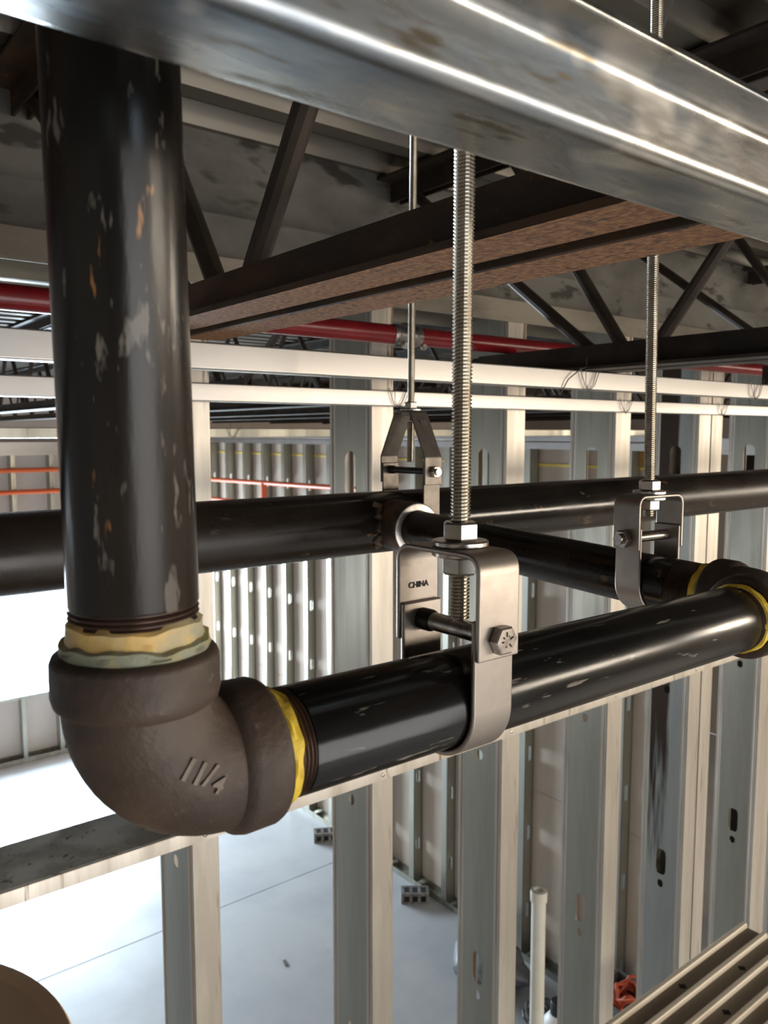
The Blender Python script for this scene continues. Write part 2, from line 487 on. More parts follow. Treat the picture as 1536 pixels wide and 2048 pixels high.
def wall_with_opening(name, axis, at, th, a0, a1, o0, o1, z0, z1, m):
    """outer wall along axis at coordinate `at`, opening o0..o1 x z0..z1 (rel heights)"""
    g = []
    for (b0, b1, c0, c1) in ((a0, o0, -H, .66), (o1, a1, -H, .66), (o0, o1, -H, z0), (o0, o1, z1, .66)):
        if b1 - b0 < 1e-4 or c1 - c0 < 1e-4: continue
        g.append(rbox(b0, b1, at, at + th, c0, c1) if axis == 'X' else rbox(at, at + th, b0, b1, c0, c1))
    return struct(name, join(*g), m)
wall_with_opening('wall_far', 'X', 9.55, .12, U0 - .2, U1 + .2, 0.65, 3.75, -2.95, -1.62, M['gyp_far'])
wall_with_opening('wall_left', 'Y', U0 - .12, .12, V0, V1, 4.42, 7.98, -1.9, -.94, M['wall'])
wall_with_opening('wall_right', 'Y', U1, .12, V0, V1, -3.5, -.3, -.60, .34, M['wall'])
wall_with_opening('wall_rear', 'X', V0 - .12, .12, 3.3, U1 + .2, 3.35, 8.65, -.60, .34, M['wall'])
wall_with_opening('wall_back', 'X', V0 - .12, .12, U0 - .2, 3.3, -.7, 3.1, -3.5, .05, M['wall'])

# header over the stud wall (the joists bear on it)
hd = setting('wall_header', (0, 1.45, Z(.3)))
part('header_beam', rbox(U0, U1, 1.395, 1.52, .315, .405), M['header'], hd, 0)
part('upper_panel', rbox(U0, U1, 1.455, 1.52, .405, .66), M['header'], hd, 0)

# ---------------------------------------------------------------- front stud wall
FRONT, BACK = 1.33, 1.485
BOT, TOP = -H + .002, .30
KN = []
z = -1.41
for k in range(-3, 3):
    KN.append(-1.41 + .66 * k)
KN = [k for k in KN if BOT + .15 < k < TOP - .12]
def stud_web(u, v0, v1, bot, top, knocks, flip=False):
    holes = []
    for k in knocks:
        a = (v0 + v1) / 2
        if k > -.3: holes.append((slot(a, k, .040, .102), k - .06, k + .06))
        else:
            holes.append((oblong(a, k, .036, .086), k - .048, k + .048))
            holes.append((slot(a - .0, k - .075, .021, .026), k - .095, k - .054))
    holes.sort(key=lambda h: h[1])
    return holed(v0, v1, bot, top, holes, .0012, lambda a, b, k: (u + (.0012 if k else 0), a, Z(b)))
def stud(u, fl, label, group, front=FRONT, back=BACK, matw='galv', bot=BOT, top=TOP):
    t = thing('steel_stud', label, 'stud', (u, (front + back) / 2, Z(bot)), group)
    part('web', stud_web(u, front + .022, back - .022, bot, top, KN), M[matw], t, 30)
    # flanges: flat face, rounded corner, stiffening bead next to the web, return lip
    for s, f0 in ((1, front), (-1, back)):
        pl = [(u + fl, f0 + s * .013), (u + fl, f0), (u, f0), (u, f0 + s * .008), (u + .003, f0 + s * .0105), (u + .003, f0 + s * .0135),
              (u, f0 + s * .016), (u, f0 + s * .0225)]
        part('flange', extrude(pl, s * -.0012, 'Z', bot, top, .002, 2), M['galv_lit_worn'], t, 30)
    return t
studs = [(-.66, .05), (-.24, .05), (.18, .05), (.599, .054), (1.0195, .058), (1.4283, .064), (1.859, .068), (2.28, .066), (2.7426, .105), (3.17, .06), (3.60, .06), (4.02 - .06, .05)]
names = ['stud of the near stud wall, fourth to the left beyond the riser pipe', 'stud of the near stud wall, third left of the riser pipe',
         'stud of the near stud wall left of the picture edge beside the drum', 'galvanised stud standing behind the riser pipe and iron elbow, leftmost in view',
         'galvanised stud behind the elbow end of the black run, second from left', 'galvanised stud right under the large clevis hanger, third from left',
         'galvanised stud with wavy stain line right of the white plastic pipe', 'partly stained galvanised stud left of the doubled flange',
         'mottled galvanised stud at the right edge behind the scaffold planks', 'stud of the near wall just beyond the right picture edge',
         'stud of the near wall, second beyond the right picture edge', 'stud of the near wall meeting the drywalled side wall']
STUD_G = 'studs of the near stud wall'
for (u, fl), nm in zip(studs, names):
    stud(u, fl, nm, STUD_G, matw='galv_brown' if abs(u - 2.28) < .01 else 'galv')
# second stud set back to back with the partly brown one: its flange runs on to the right
t = thing('steel_stud', 'narrow galvanised stud set against the partly stained stud, flange to flange', 'stud', (2.40, 1.41, Z(BOT)), STUD_G)
part('web', stud_web(2.415, FRONT + .022, BACK - .022, BOT, TOP, KN), M['galv'], t, 30)
for s, f0 in ((1, FRONT), (-1, BACK)):
    part('flange', extrude([(2.353, f0 + s * .013), (2.353, f0), (2.416, f0), (2.416, f0 + s * .0225)], s * .0012, 'Z', BOT, TOP, .002, 2), M['galv_lit_worn'], t, 30)

tr = thing('top_track', 'cream galvanised deflection track capping the near stud wall', 'track', (2, 1.41, Z(.26)))
part('front_leg', extrude([(1.3275, .262), (1.3275, .3145), (1.41, .3145)], -.0012, 'X', U0, U1, .003, 3), M['track'], tr, 30)
part('back_leg', extrude([(1.41, .3145), (1.4885, .3145), (1.4885, .262)], -.0012, 'X', U0, U1, .003, 3), M['track'], tr, 30)
bt = thing('bottom_track', 'galvanised floor track under the near stud wall', 'track', (2, 1.41, 0))
part('track_channel', extrude([(1.3275, -H + .04), (1.3275, -H + .0004), (1.4885, -H + .0004), (1.4885, -H + .04)], -.0012, 'X', U0, 4.05, .002, 2), M['galv'], bt, 30)

# flat track laid through the studs, its flange screwed to their faces
bl = thing('blocking_track', 'flat galvanised blocking track crossing the stud wall below the black run', 'track', (1.5, 1.40, Z(-.75)))
fls = dict(studs)
su = sorted([s for s, _ in studs])
part('front_flange', extrude([(1.3296, -.7300), (1.3272, -.7303), (1.3262, -.7318), (1.3258, -.757)], .0010, 'X', -1.0, 4.0, .001, 2, nseg=40), M['galv_lit_worn'], bl, 40)
prev = -1.0
for s in su + [4.0]:
    if s - prev > .07:
        part('web_panel', rbox(prev + (.138 if abs(prev - 2.28) < .01 else fls.get(prev, .004) + .001), s - .0015, 1.3315, 1.482, -.7315, -.7300), M['galv_lit_worn'], bl, 0)
    prev = s
for (u, fl) in studs[2:9]:
    part('screw', lathe((u + fl * .45, 1.3258, Z(-.746)), (0, -1, 0), [(0, .0045), (.0012, .0042), (.0022, .0025)], 10), M['bolt'], bl, 40)

# ---------------------------------------------------------------- far side wall of studs and drywall (runs away from the camera)
WU = 4.10
sw = setting('wall_side', (WU + .10, 5.9, 0))
vlist = [2.42, 3.64, 4.86, 6.08, 7.30, 8.52, 9.54]
for i in range(len(vlist) - 1):
    part('drywall_board', rbox(WU + .094, WU + .107, vlist[i] + .002, vlist[i + 1] - .002, -2.50, -.10), M['gyp'], sw, 0)
    part('drywall_board', rbox(WU + .094, WU + .107, vlist[i] + .002, vlist[i + 1] - .002, -H + .01, -2.504), M['gyp'], sw, 0)
base = None
KS = [-3.385 + .578 * k for k in range(6)]
def side_stud(v, label):
    t = thing('steel_stud', label, 'stud', (WU + .046, v, 0.012), 'studs of the far side wall')
    holes = [(slot(WU + .046, k, .036, .105), k - .06, k + .06) for k in KS]
    part('web', holed(WU + .002, WU + .090, -H + .012, -.062, holes, .0012, lambda a, b, k: (a, v + (0 if k else .0012), Z(b))), M['galv'], t, 30)
    for s, f0 in ((1, WU), (-1, WU + .092)):
        part('flange', extrude([(f0 + s * .011, v + .058), (f0, v + .058), (f0, v), (f0 + s * .006, v)], s * .0012, 'Z', -H + .012, -.062, .001, 2), M['galv'], t, 30)
    return t
ordn = ['first', 'second', 'third', 'fourth', 'fifth', 'sixth', 'seventh', 'eighth', 'ninth', 'tenth', 'eleventh', 'twelfth', 'thirteenth', 'fourteenth', 'fifteenth', 'sixteenth', 'seventeenth', 'eighteenth', 'nineteenth']
v = 2.42; k = 0; first = None
svs = []
while v < 9.5:
    svs.append(v); v += .395
for k, v in enumerate(svs):
    lab = 'daylit stud of the far drywalled wall, %s counted from its doorway end' % ordn[k]
    if k == 0: first = side_stud(v, lab)
    else: dup(first, (WU + .046, v, .012), lab, 'studs of the far side wall')
t1 = thing('bottom_track', 'blue-lit floor track along the foot of the far drywalled wall', 'track', (WU + .076, 5.9, 0))
part('track_channel', extrude([(WU - .0035, -H + .05), (WU - .0035, -H + .0005), (WU + .0925, -H + .0005), (WU + .0925, -H + .05)], -.0012, 'Y', 2.38, 9.54, .002, 2), M['galv'], t1, 30)
t1 = thing('top_track', 'pale double track along the top of the far drywalled wall', 'track', (WU + .076, 5.9, Z(-.10)))
part('track_channel', extrude([(WU - .002, -.105), (WU - .002, -.06), (WU + .0930, -.06), (WU + .0930, -.105)], .0012, 'Y', 2.38, 9.54, .002, 2), M['hat'], t1, 30)
part('upper_channel', extrude([(WU + .02, -.052), (WU - .004, -.052), (WU - .004, -.012), (WU + .02, -.012)], -.0012, 'Y', 2.38, 9.54, .002, 2), M['hat'], t1, 30)
single('yellow_strip', rbox(WU + .086, WU + .0935, 2.5, 9.4, -.222, -.205), M['yellow'], 'thin yellow strip running level along the far drywall', 'strip')
single('brown_panel', rbox(WU + .0805, WU + .0935, 2.78, 2.93, -.20, -.075), M['brownbox'], 'small orange-brown panel fixed high on the far drywall', 'panel')
# doorway end of that wall: header over a dark opening
struct('trim_2', rbox(WU, WU + .092, 1.53, 2.375, -.115, -.03), M['hat'])
dk = struct('doorway_shade', rbox(5.6, 5.7, 1.5, 2.9, -H, .3), M['dark'])  # dark panel painting the unlit depth behind the doorway

# ---------------------------------------------------------------- far window wall studs
fwl = setting('window_1', (.7, 9.5, Z(-2.95)))
part('window_sill', rbox(.65, 3.75, 9.40, 9.55, -2.985, -2.95), M['galv'], fwl, 0)
part('window_head', rbox(.65, 3.75, 9.40, 9.55, -1.62, -1.585), M['galv'], fwl, 0)
def short_stud(u, z0, z1, label, g):
    t = thing('cripple_stud', label, 'stud', (u, 9.47, Z(z0)), g)
    part('web', rbox(u, u + .0015, 9.402, 9.546, z0, z1), M['galv'], t, 0)
    part('flange', rbox(u, u + .045, 9.400, 9.4015, z0, z1), M['galv'], t, 0)
    return t
us_c = [1.42 + .405 * k for k in range(6)]
a = b = None
for k, u in enumerate(us_c):
    la = 'short stud under the bright far window, %s from the left' % ordn[k]
    lb = 'stud above the bright far window, %s from the left' % ordn[k]
    if k == 0:
        a = short_stud(u, -H + .012, -2.985, la, 'short studs under the far window'); b = short_stud(u, -1.585, -.247, lb, 'studs above the far window')
    else:
        dup(a, (u, 9.47, .012), la); dup(b, (u, 9.47, Z(-1.585)), lb)
t1 = thing('bottom_track', 'grey floor track along the foot of the far window wall', 'track', (2, 9.47, 0))
part('track_channel', extrude([(9.396, -H + .06), (9.396, -H + .0005), (9.548, -H + .0005), (9.548, -H + .06)], -.0012, 'X', -3.0, WU - .01, .002, 2), M['galv'], t1, 30)
t1 = thing('top_track', 'bright white header band along the top of the far window wall', 'track', (2, 9.47, Z(-.25)))
part('header_band', rbox(-3.1, WU - .01, 9.385, 9.548, -.245, -.10), M['hat'], t1, 0)
t1 = thing('orange_guard_rail', 'pair of thin orange rails along the far wall with side return', 'rail', (2, 9.2, 0))
for zz in (-.40, -.635):
    part('rail', tube((-1.5, 9.2, Z(zz)), (3.75, 9.2, Z(zz)), .026, 10), M['orange'], t1)
part('rail', tube((3.75, 9.2, Z(-.50)), (3.75, 4.9, Z(-.44)), .022, 10), M['orange'], t1)
for (u, v) in ((-1.5, 9.2), (1.0, 9.2), (3.6, 9.2)):
    part('post', tube((u, v, 0), (u, v, Z(-.40)), .022, 10), M['orange'], t1)
part('post', tube((3.75, 6.55, Z(-.47)), (3.75, 6.55, Z(-.66)), .03, 10), M['orange'], t1)
part('rail', tube((3.75, 9.2, Z(-.70)), (3.75, 4.9, Z(-.64)), .018, 10), M['orange'], t1)

# ---------------------------------------------------------------- bar joists
def angle(pl, v0, v1): return extrude(pl, .005, 'Y', v0, v1, .003, 3)
def joist(uc, v0, v1, end0, end1, node, label, m_vert='joist', mw='web', near=False, zc=.108):
    """double-angle joist running along Y, centred on uc; bottom chord end0..end1, last web node at `node`, seats at v0 / v1"""
    t = thing('bar_joist', label, 'joist', (uc, (v0 + v1) / 2, Z(zc)), 'roof bar joists')
    g = .010; leg = .046; zt = .563
    for s, e1 in ((-1, end1 - .08), (1, end1)):
        o = part('bottom_chord_angle', extrude([(uc + s * (g + leg), zc), (uc + s * g, zc), (uc + s * g, zc + leg)], -s * .005, 'Y', end0, e1, .003, 3), M[m_vert], t, 30)
        if near:
            o.data.materials.append(M['rust_under']); zz = min(q.co.z for q in o.data.vertices)
            for p in o.data.polygons:
                if abs(p.normal.z) > .8 and p.center.z < zz + .0008: p.material_index = 1
        part('top_chord_angle', extrude([(uc + s * (g + leg), zt), (uc + s * g, zt), (uc + s * g, zt - leg)], s * .005, 'Y', v0, v1, .003, 3), M[m_vert], t, 30)
    def bar(a, b, r=.0112):
        part('web_bar', tube((uc, a[0], Z(a[1])), (uc, b[0], Z(b[1])), r, 10), M[mw], t)
    zb, zq = zc + .02, zt - .03
    bar((node + .075, zb), (v1 - .05, zq)); bar((node + .02, zb), (node + .30, zq)); bar((node - .02, zb), (node - .33, zq))
    v = node - .33; per = .29
    while v > end0 + 2 * per:
        bar((v, zq), (v - per, zb)); bar((v - per - .02, zb), (v - 2 * per, zq)); v -= 2 * per
    bar((v, zq), (v - per, zb)); bar((end0 + .05, zb), (v0 + .05, zq))
    return t
JU = [-1.215, -.415, .385, 1.185, 1.985, 2.785, 3.585, 4.385, 5.185, 5.985]
jl = ['roof joist second to the left of the picture', 'roof joist first to the left of the picture', 'rusty double-angle bar joist crossing just above the near black run',
      'dark bar joist beyond the right threaded rod', 'dark bar joist, third counted from the rusty near one', 'dark bar joist, fourth counted from the rusty near one',
      'dark bar joist, fifth counted from the rusty near one', 'dark bar joist, sixth counted from the rusty near one', 'dark bar joist, seventh counted from the rusty near one', 'dark bar joist, eighth counted from the rusty near one']
for u, l in zip(JU, jl):
    n = abs(u - .385) < .01
    joist(u, -4.15, 1.452, -3.5, (.875 if n else 1.25 if 1 < u < 1.5 else 1.0), .725 if n else .805, l, m_vert='rust' if n else 'joist', near=n, zc=.108 if u < 1.5 else .12)
first = None
JB = [.385 + .8 * k for k in range(-2, 8)]
for k, u in enumerate(JB):
    lab = 'bar joist over the back room behind the stud wall, %s from the left' % ordn[k]
    if first is None:
        first = joist(u, 1.525, 9.5, 2.15, 8.9, 8.75, lab, zc=.118)
    else: dup(first, (u, (1.525 + 9.5) / 2, Z(.118)), lab)

# ---------------------------------------------------------------- furring channels
# the near channel just over the lens
t = thing('furring_channel', 'blurred galvanised furring channel slanting across the top, closest to the lens', 'furring channel', (1, .16, Z(.0808)), 'furring channels')
part('channel', extrude([(0.1321, 0.1063), (0.1314, 0.1041), (0.1417, 0.1006), (0.1436, 0.0808), (0.1767, 0.0808), (0.1786, 0.1006), (0.1890, 0.1040)], .0011, 'X', -2.0, 4.0, .0048, 8), M['hat_near'], t, 60)
for nm, lab, v, zlo, zhi, m in (('furring_channel', 'upper of two bright furring channels level behind the hangers', 0.88, .0750, .1065, M['hat']),
                          ('furring_channel', 'lower of two bright furring channels level behind the hangers', 1.25, .0535, .0835, M['hat'])):
    t = thing(nm, lab, 'furring channel', (1.2, v, Z(zlo)), 'furring channels')
    part('channel', extrude([(v + .013, zlo - .001), (v, zlo), (v, zhi), (v + .013, zhi + .001)], -.0011, 'X', -2.8, 4.0, .0022, 4), m, t, 50)
t = thing('furring_channel', 'dull furring channel seen through the studs above the far wall', 'furring channel', (1.2, 2.6, Z(-.02)), 'furring channels')
part('channel', extrude([(2.613, -.016), (2.6, -.015), (2.6, .016), (2.613, .017)], -.0011, 'X', -2.8, 4.05, .0022, 4), M['galv'], t, 50)

def wires(u, v, z, label, hh=.035):
    t = thing('tie_wire', label, 'wire', (u, v, Z(z)), 'tie wires on the furring channels')
    part('strand', sweep([(u - .022, v - .002, Z(z + hh)), (u - .010, v - .004, Z(z + .006)), (u, v - .003, Z(z - .003)), (u + .012, v - .004, Z(z + .008)), (u + .024, v - .002, Z(z + hh * .9))], .0008, 6), M['wire'], t)
    part('strand', sweep([(u - .006, v - .003, Z(z + hh * 1.5)), (u - .008, v - .004, Z(z + .010)), (u + .002, v - .003, Z(z - .002))], .0008, 6), M['wire'], t)
    part('strand', sweep([(u + .036, v - .003, Z(z + hh * 1.2)), (u + .016, v - .004, Z(z + .006)), (u + .004, v - .003, Z(z - .002))], .0008, 6), M['wire'], t)
for (u, v, z, l) in ((1.142, .879, .0755, 'black tie wires twisted on the upper channel left of the right rod'), (1.02, 1.249, .0535, 'black tie wires on the lower channel left of the far clevis'),
                     (1.78, 1.249, .0535, 'black tie wires on the lower channel left of the right clevis'), (2.26, 1.249, .0535, 'black tie wires on the lower channel right of the right rod'),
                     (1.36, 2.599, -.015, 'tie wires on the dull channel seen through the studs'), (1.722, .879, .0755, 'tie wires at the right end of the upper channel')):
    wires(u, v, z, l)
single('hanger_wire', sweep([(1.131, .870, Z(.1125)), (1.115, .872, Z(.108)), (1.088, .8755, Z(.090)), (1.072, .8785, Z(.066))], .0010, 6), M['wire'], 'thin curved wire hooked over the upper furring channel', 'wire')
single('hanger_wire', sweep([(.70, .42, Z(.60)), (.72, .44, Z(.47)), (.80, .55, Z(.38)), (.9, .62, Z(.36))], .0014, 6), M['wire'], 'thin loose wire hanging at the top right by the rod', 'wire')

# ---------------------------------------------------------------- red sprinkler pipe
rp = thing('sprinkler_pipe', 'thin red sprinkler pipe with a steel coupling behind the hangers', 'pipe', (1.2, 1.1, Z(.155)))
zr = .1705
part('pipe_length', tube((-2.5, 1.1, Z(zr - .002)), (.893, 1.1, Z(zr)), .0167, 24), M['red'], rp)
part('pipe_length', tube((.947, 1.1, Z(zr)), (4.5, 1.1, Z(zr + .004)), .0160, 24), M['red'], rp)
part('coupling', lathe((.885, 1.1, Z(zr)), (1, 0, 0), [(0, .0175), (.004, .0185), (.008, .0185), (.012, .0155), (.048, .0155), (.052, .0185), (.058, .0185), (.062, .0175)], 24), M['coupling'], rp)
for du in (.900, .942):
    part('coupling_bolt', hexnut((du, 1.082, Z(zr - .020)), (0, -1, 0), .011, .007), M['bolt'], rp)
rng = random.Random(3)
x = .315
for k in range(14):
    wd = rng.choice((.003, .004, .005)); 
    part('print_mark', box(x, x + wd, 1.0826, 1.0832, Z(zr + rng.uniform(-.001, .001)), Z(zr + .0055)), M['white_print'], rp, 0); x += wd + rng.uniform(.0015, .004)

# ---------------------------------------------------------------- black gas piping
PV, PZ = .257, -.118           # the near run
RU = .0975                     # riser
RO = .0211                     # 1 1/4 in pipe
def groove(t0, t1, r0, n, d=.0011):
    out = []
    for k in range(n):
        a = t0 + (t1 - t0) * k / n; b = (t1 - t0) / n
        out += [(a, r0 + .0002), (a + b * .45, r0 - d), (a + b * .6, r0 - d)]
    return out
ELB = .0465
rv = thing('riser_pipe', 'black steel riser pipe standing upright on the iron elbow', 'pipe', (RU, PV, Z(PZ + ELB)))
zt0 = PZ + ELB
lean = Vector((-.0125, 0, 1)).normalized()
part('pipe_body', lathe(Vector((RU, PV, Z(zt0))) + lean * .0150, lean, [(0, RO - .0004), (.001, RO), (.62, RO)], 64), M['pipe_v'], rv)
part('threads', lathe((RU, PV, Z(zt0 - .004)), lean, groove(0, .0195, RO - .0002, 11, .0007), 64), M['thread'], rv)
def dope_ring(p, ax, r, w, seg=64, seed=1, amp=.0006):
    rg = random.Random(seed); ph = [rg.uniform(0, 6.3) for _ in range(6)]
    a, x, y = frame(ax); p = Vector(p); v, f = [], []
    rows = [(0, -.0012), (.1, .0004), (.35, .0011), (.6, .0006), (.85, .0009), (1, -.0012)]
    for (q, dr) in rows:
        for k in range(seg):
            an = 2 * math.pi * k / seg
            e = math.sin(3 * an + ph[0]) * .5 + math.sin(7 * an + ph[1]) * .35 + math.sin(13 * an + ph[2]) * .25
            tt = w * q + (e * amp * 1.6 if q > .5 else 0)
            rr = r + dr + amp * .5 * math.sin(9 * an + ph[3] + q * 9)
            v.append(p + a * tt + (x * math.cos(an) + y * math.sin(an)) * rr)
    for i in range(len(rows) - 1):
        for k in range(seg):
            k2 = (k + 1) % seg; f.append((i * seg + k, i * seg + k2, (i + 1) * seg + k2, (i + 1) * seg + k))
    return v, f
part('pipe_dope', dope_ring((RU, PV, Z(zt0 + .0010)), (0, 0, 1), RO + .0001, .0100, seed=2), M['dope_pale'], rv)
part('dope_smear', dope_ring((RU, PV, Z(zt0 - .0010)), (0, 0, 1), RO + .0022, .0052, seed=5, amp=.0008), M['dope_grey'], rv)

def elbow(name, label, c, d1, d2, loc):
    """90 degree malleable elbow: arms from centre c along unit vectors d1, d2"""
    c, d1, d2 = Vector(c), Vector(d1).normalized(), Vector(d2).normalized()
    t = thing(name, label, 'pipe elbow', loc, 'malleable iron elbows')
    rb = .0250; bend = .031; A = ELB
    path = []
    for k in range(17):
        q = k / 16
        an = q * math.pi / 2
        ctr = c + d1 * bend + d2 * bend
        path.append(ctr - d2 * bend * math.cos(an) - d1 * bend * math.sin(an))
    path = [c + d1 * (A - .010)] + path + [c + d2 * (A - .010)]
    rads = [rb - .0006 + .0008 * math.sin(math.pi * i / (len(path) - 1)) for i in range(len(path))]
    part('elbow_body', sweep(path, rads, 48, True, d1.cross(d2)), M['iron'], t, 60)
    for d in (d1, d2):
        R0 = .0252
        part('collar', lathe(c + d * (A - .0195), d, [(0, .0240), (.0012, R0 - .0002), (.003, R0 + .0016), (.006, R0 + .0024), (.0165, R0 + .0022), (.0185, R0 + .0014), (.0195, R0 - .0006), (.0195, RO + .0012), (.0145, RO + .0006)], 64, False), M['iron'], t, 50)
    return t
el = elbow('iron_elbow', 'brown cast iron elbow joining riser and run at left', (RU, PV, Z(PZ)), (0, 0, 1), (1, 0, 0), (RU, PV, Z(PZ - .026)))
# raised size mark "1 1/4" on the elbow cheek
def on_cheek(s, size, du, dz, rot):
    g = text_geo(s, size, .0008)
    c = Vector((RU + du, PV - .0252, Z(PZ + dz)))
    Mx = Matrix.Translation(c) @ Matrix.Rotation(R(90), 4, 'X') @ Matrix.Rotation(R(rot), 4, 'Z')
    return xf(g, Mx)
cx_, cz_ = .0125, .0062
mark = []
for s, dx, dz in (('1', -.0066, .0046), ('1', -.0026, .0022), ('/', .0010, .0006), ('4', .0038, -.0032)):
    mark.append(on_cheek(s, .0105 if s != '4' else .0082, cx_ + dx, cz_ + dz, -33))
g = join(*mark)
# wrap the mark round the curved cheek
vv_ = []
for p in g[0]:
    p = Vector(p); bd = .031; rr = .0252
    d = abs(math.hypot(p.x - RU - bd, p.z - Z(PZ) - bd) - bd)
    vv_.append(Vector((p.x, p.y + rr - math.sqrt(rr * rr - min(d, .02) ** 2), p.z)))
part('size_mark', (vv_, g[1]), M['iron_mark'], el, 20, label='raised size mark reading 1 1/4')

EU = .545                      # right elbow
run = thing('run_pipe', 'glossy black steel pipe running from left elbow to right elbow', 'pipe', ((RU + EU) / 2, PV, Z(PZ - RO)))
x0, x1 = RU + ELB, EU - ELB
ZE = -.1195
axd = Vector((EU - RU, 0, ZE - PZ)).normalized()
p0 = Vector((RU, PV, Z(PZ)))
part('pipe_body', lathe(p0 + axd * (ELB + .0125), axd, [(0, RO - .0004), (.001, RO), (x1 - x0 - .026, RO), (x1 - x0 - .025, RO - .0004)], 64), M['pipe_h'], run)
part('threads', lathe(p0 + axd * (ELB - .004), axd, groove(0, .0170, RO - .0002, 10, .0007), 64), M['thread'], run)
part('threads', lathe(p0 + axd * (EU - RU - ELB - .0130), axd, groove(0, .0170, RO - .0002, 10, .0007), 64), M['thread'], run)
part('pipe_dope', dope_ring(p0 + axd * (ELB + .0004), axd, RO + .0001, .0065, seed=4), M['dope'], run)
part('pipe_dope', dope_ring(p0 + axd * (EU - RU - ELB - .0004), -axd, RO + .0003, .0075, seed=9), M['dope'], run)

MV, MZ, MR = .745, -.105, .0365   # 2 1/2 in main
MBU = .585                          # where the branch meets it
bdir = Vector((MBU - EU, MV - PV, MZ - ZE)); blen = bdir.length; bdir.normalize()
pe = Vector((EU, PV, Z(ZE)))
elbow('iron_elbow', 'dark iron elbow joining the run and the branch at right', pe, (-1, 0, 0), bdir, (EU, PV, Z(ZE - .026)))
br = thing('branch_pipe', 'black branch pipe from the right elbow back to the large main', 'pipe', (EU, .5, Z(ZE - RO)))
part('pipe_body', lathe(pe + bdir * (ELB + .030), bdir, [(0, RO - .0004), (.002, RO), (blen - ELB - .030 - MR - .004, RO)], 48), M['pipe_old'], br)
part('threads', lathe(pe + bdir * (ELB - .004), bdir, groove(0, .0345, RO - .0002, 20, .0007), 48), M['thread'], br)
part('pipe_dope', dope_ring(pe + bdir * (ELB + .0004), bdir, RO + .0003, .0085, seed=12), M['dope'], br)

mn = thing('main_pipe', 'large black main pipe running level behind the hangers', 'pipe', (1, MV, Z(MZ - MR)))
part('pipe_body', tube((-2.4, MV, Z(MZ)), (4.6, MV, Z(MZ)), MR, 64), M['pipe_old'], mn)
po = pe + bdir * blen
part('weld_outlet', lathe(po - bdir * .072, bdir, [(0, RO + .0035), (.0015, .0300), (.014, .0298), (.030, .0292), (.046, .0292), (.055, .0292)], 40, False), M['rustpipe'], mn, 60)
part('weld_bead', sweep([(MBU - .030 + .004 * math.sin(k * 2.1), MV - math.cos(q_) * (MR + .0006), Z(MZ + math.sin(q_) * (MR + .0006))) for k, q_ in enumerate([(-.75 + 1.5 * j / 11) for j in range(12)])], [.003 + .0022 * abs(math.sin(k * 1.7)) for k in range(12)], 8), M['rustpipe'], mn, 0)
part('outlet_ring', lathe(po - bdir * .0732, bdir, [(.0012, .0296), (0, .0285), (0, RO + .0006), (.006, RO + .0002)], 40, False), M['coupling'], mn, 50, label='pale ring around the branch outlet')

# ---------------------------------------------------------------- hangers
def strip(path, up, wdt, t):
    """flat bar: path of points in a plane; up = unit vector along the bar's width; thickness t to the left of the path"""
    path = [Vector(p) for p in path]; up = Vector(up)
    v, f = [], []; n = len(path)
    for i, p in enumerate(path):
        d1 = (path[i] - path[i - 1]).normalized() if i else None
        d2 = (path[i + 1] - path[i]).normalized() if i < n - 1 else None
        if d1 is None: d1 = d2
        if d2 is None: d2 = d1
        n1 = d1.cross(up); nn = (n1 + d2.cross(up)).normalized(); c = max(.4, nn.dot(n1))
        for (a, b) in ((-.5, 0), (.5, 0), (.5, 1), (-.5, 1)):
            v.append(p + up * (wdt * a) + nn * (t * b / c))
    for i in range(n - 1):
        a, b = i * 4, i * 4 + 4
        for k in range(4):
            k2 = (k + 1) % 4; f.append((a + k, a + k2, b + k2, b + k))
    f.append((3, 2, 1, 0)); e = (n - 1) * 4; f.append((e, e + 1, e + 2, e + 3))
    return v, f
def bevel(o, w_=.0008, s=2):
    m = o.modifiers.new('bevel', 'BEVEL'); m.width = w_; m.segments = s; m.limit_method = 'ANGLE'; m.angle_limit = R(50)
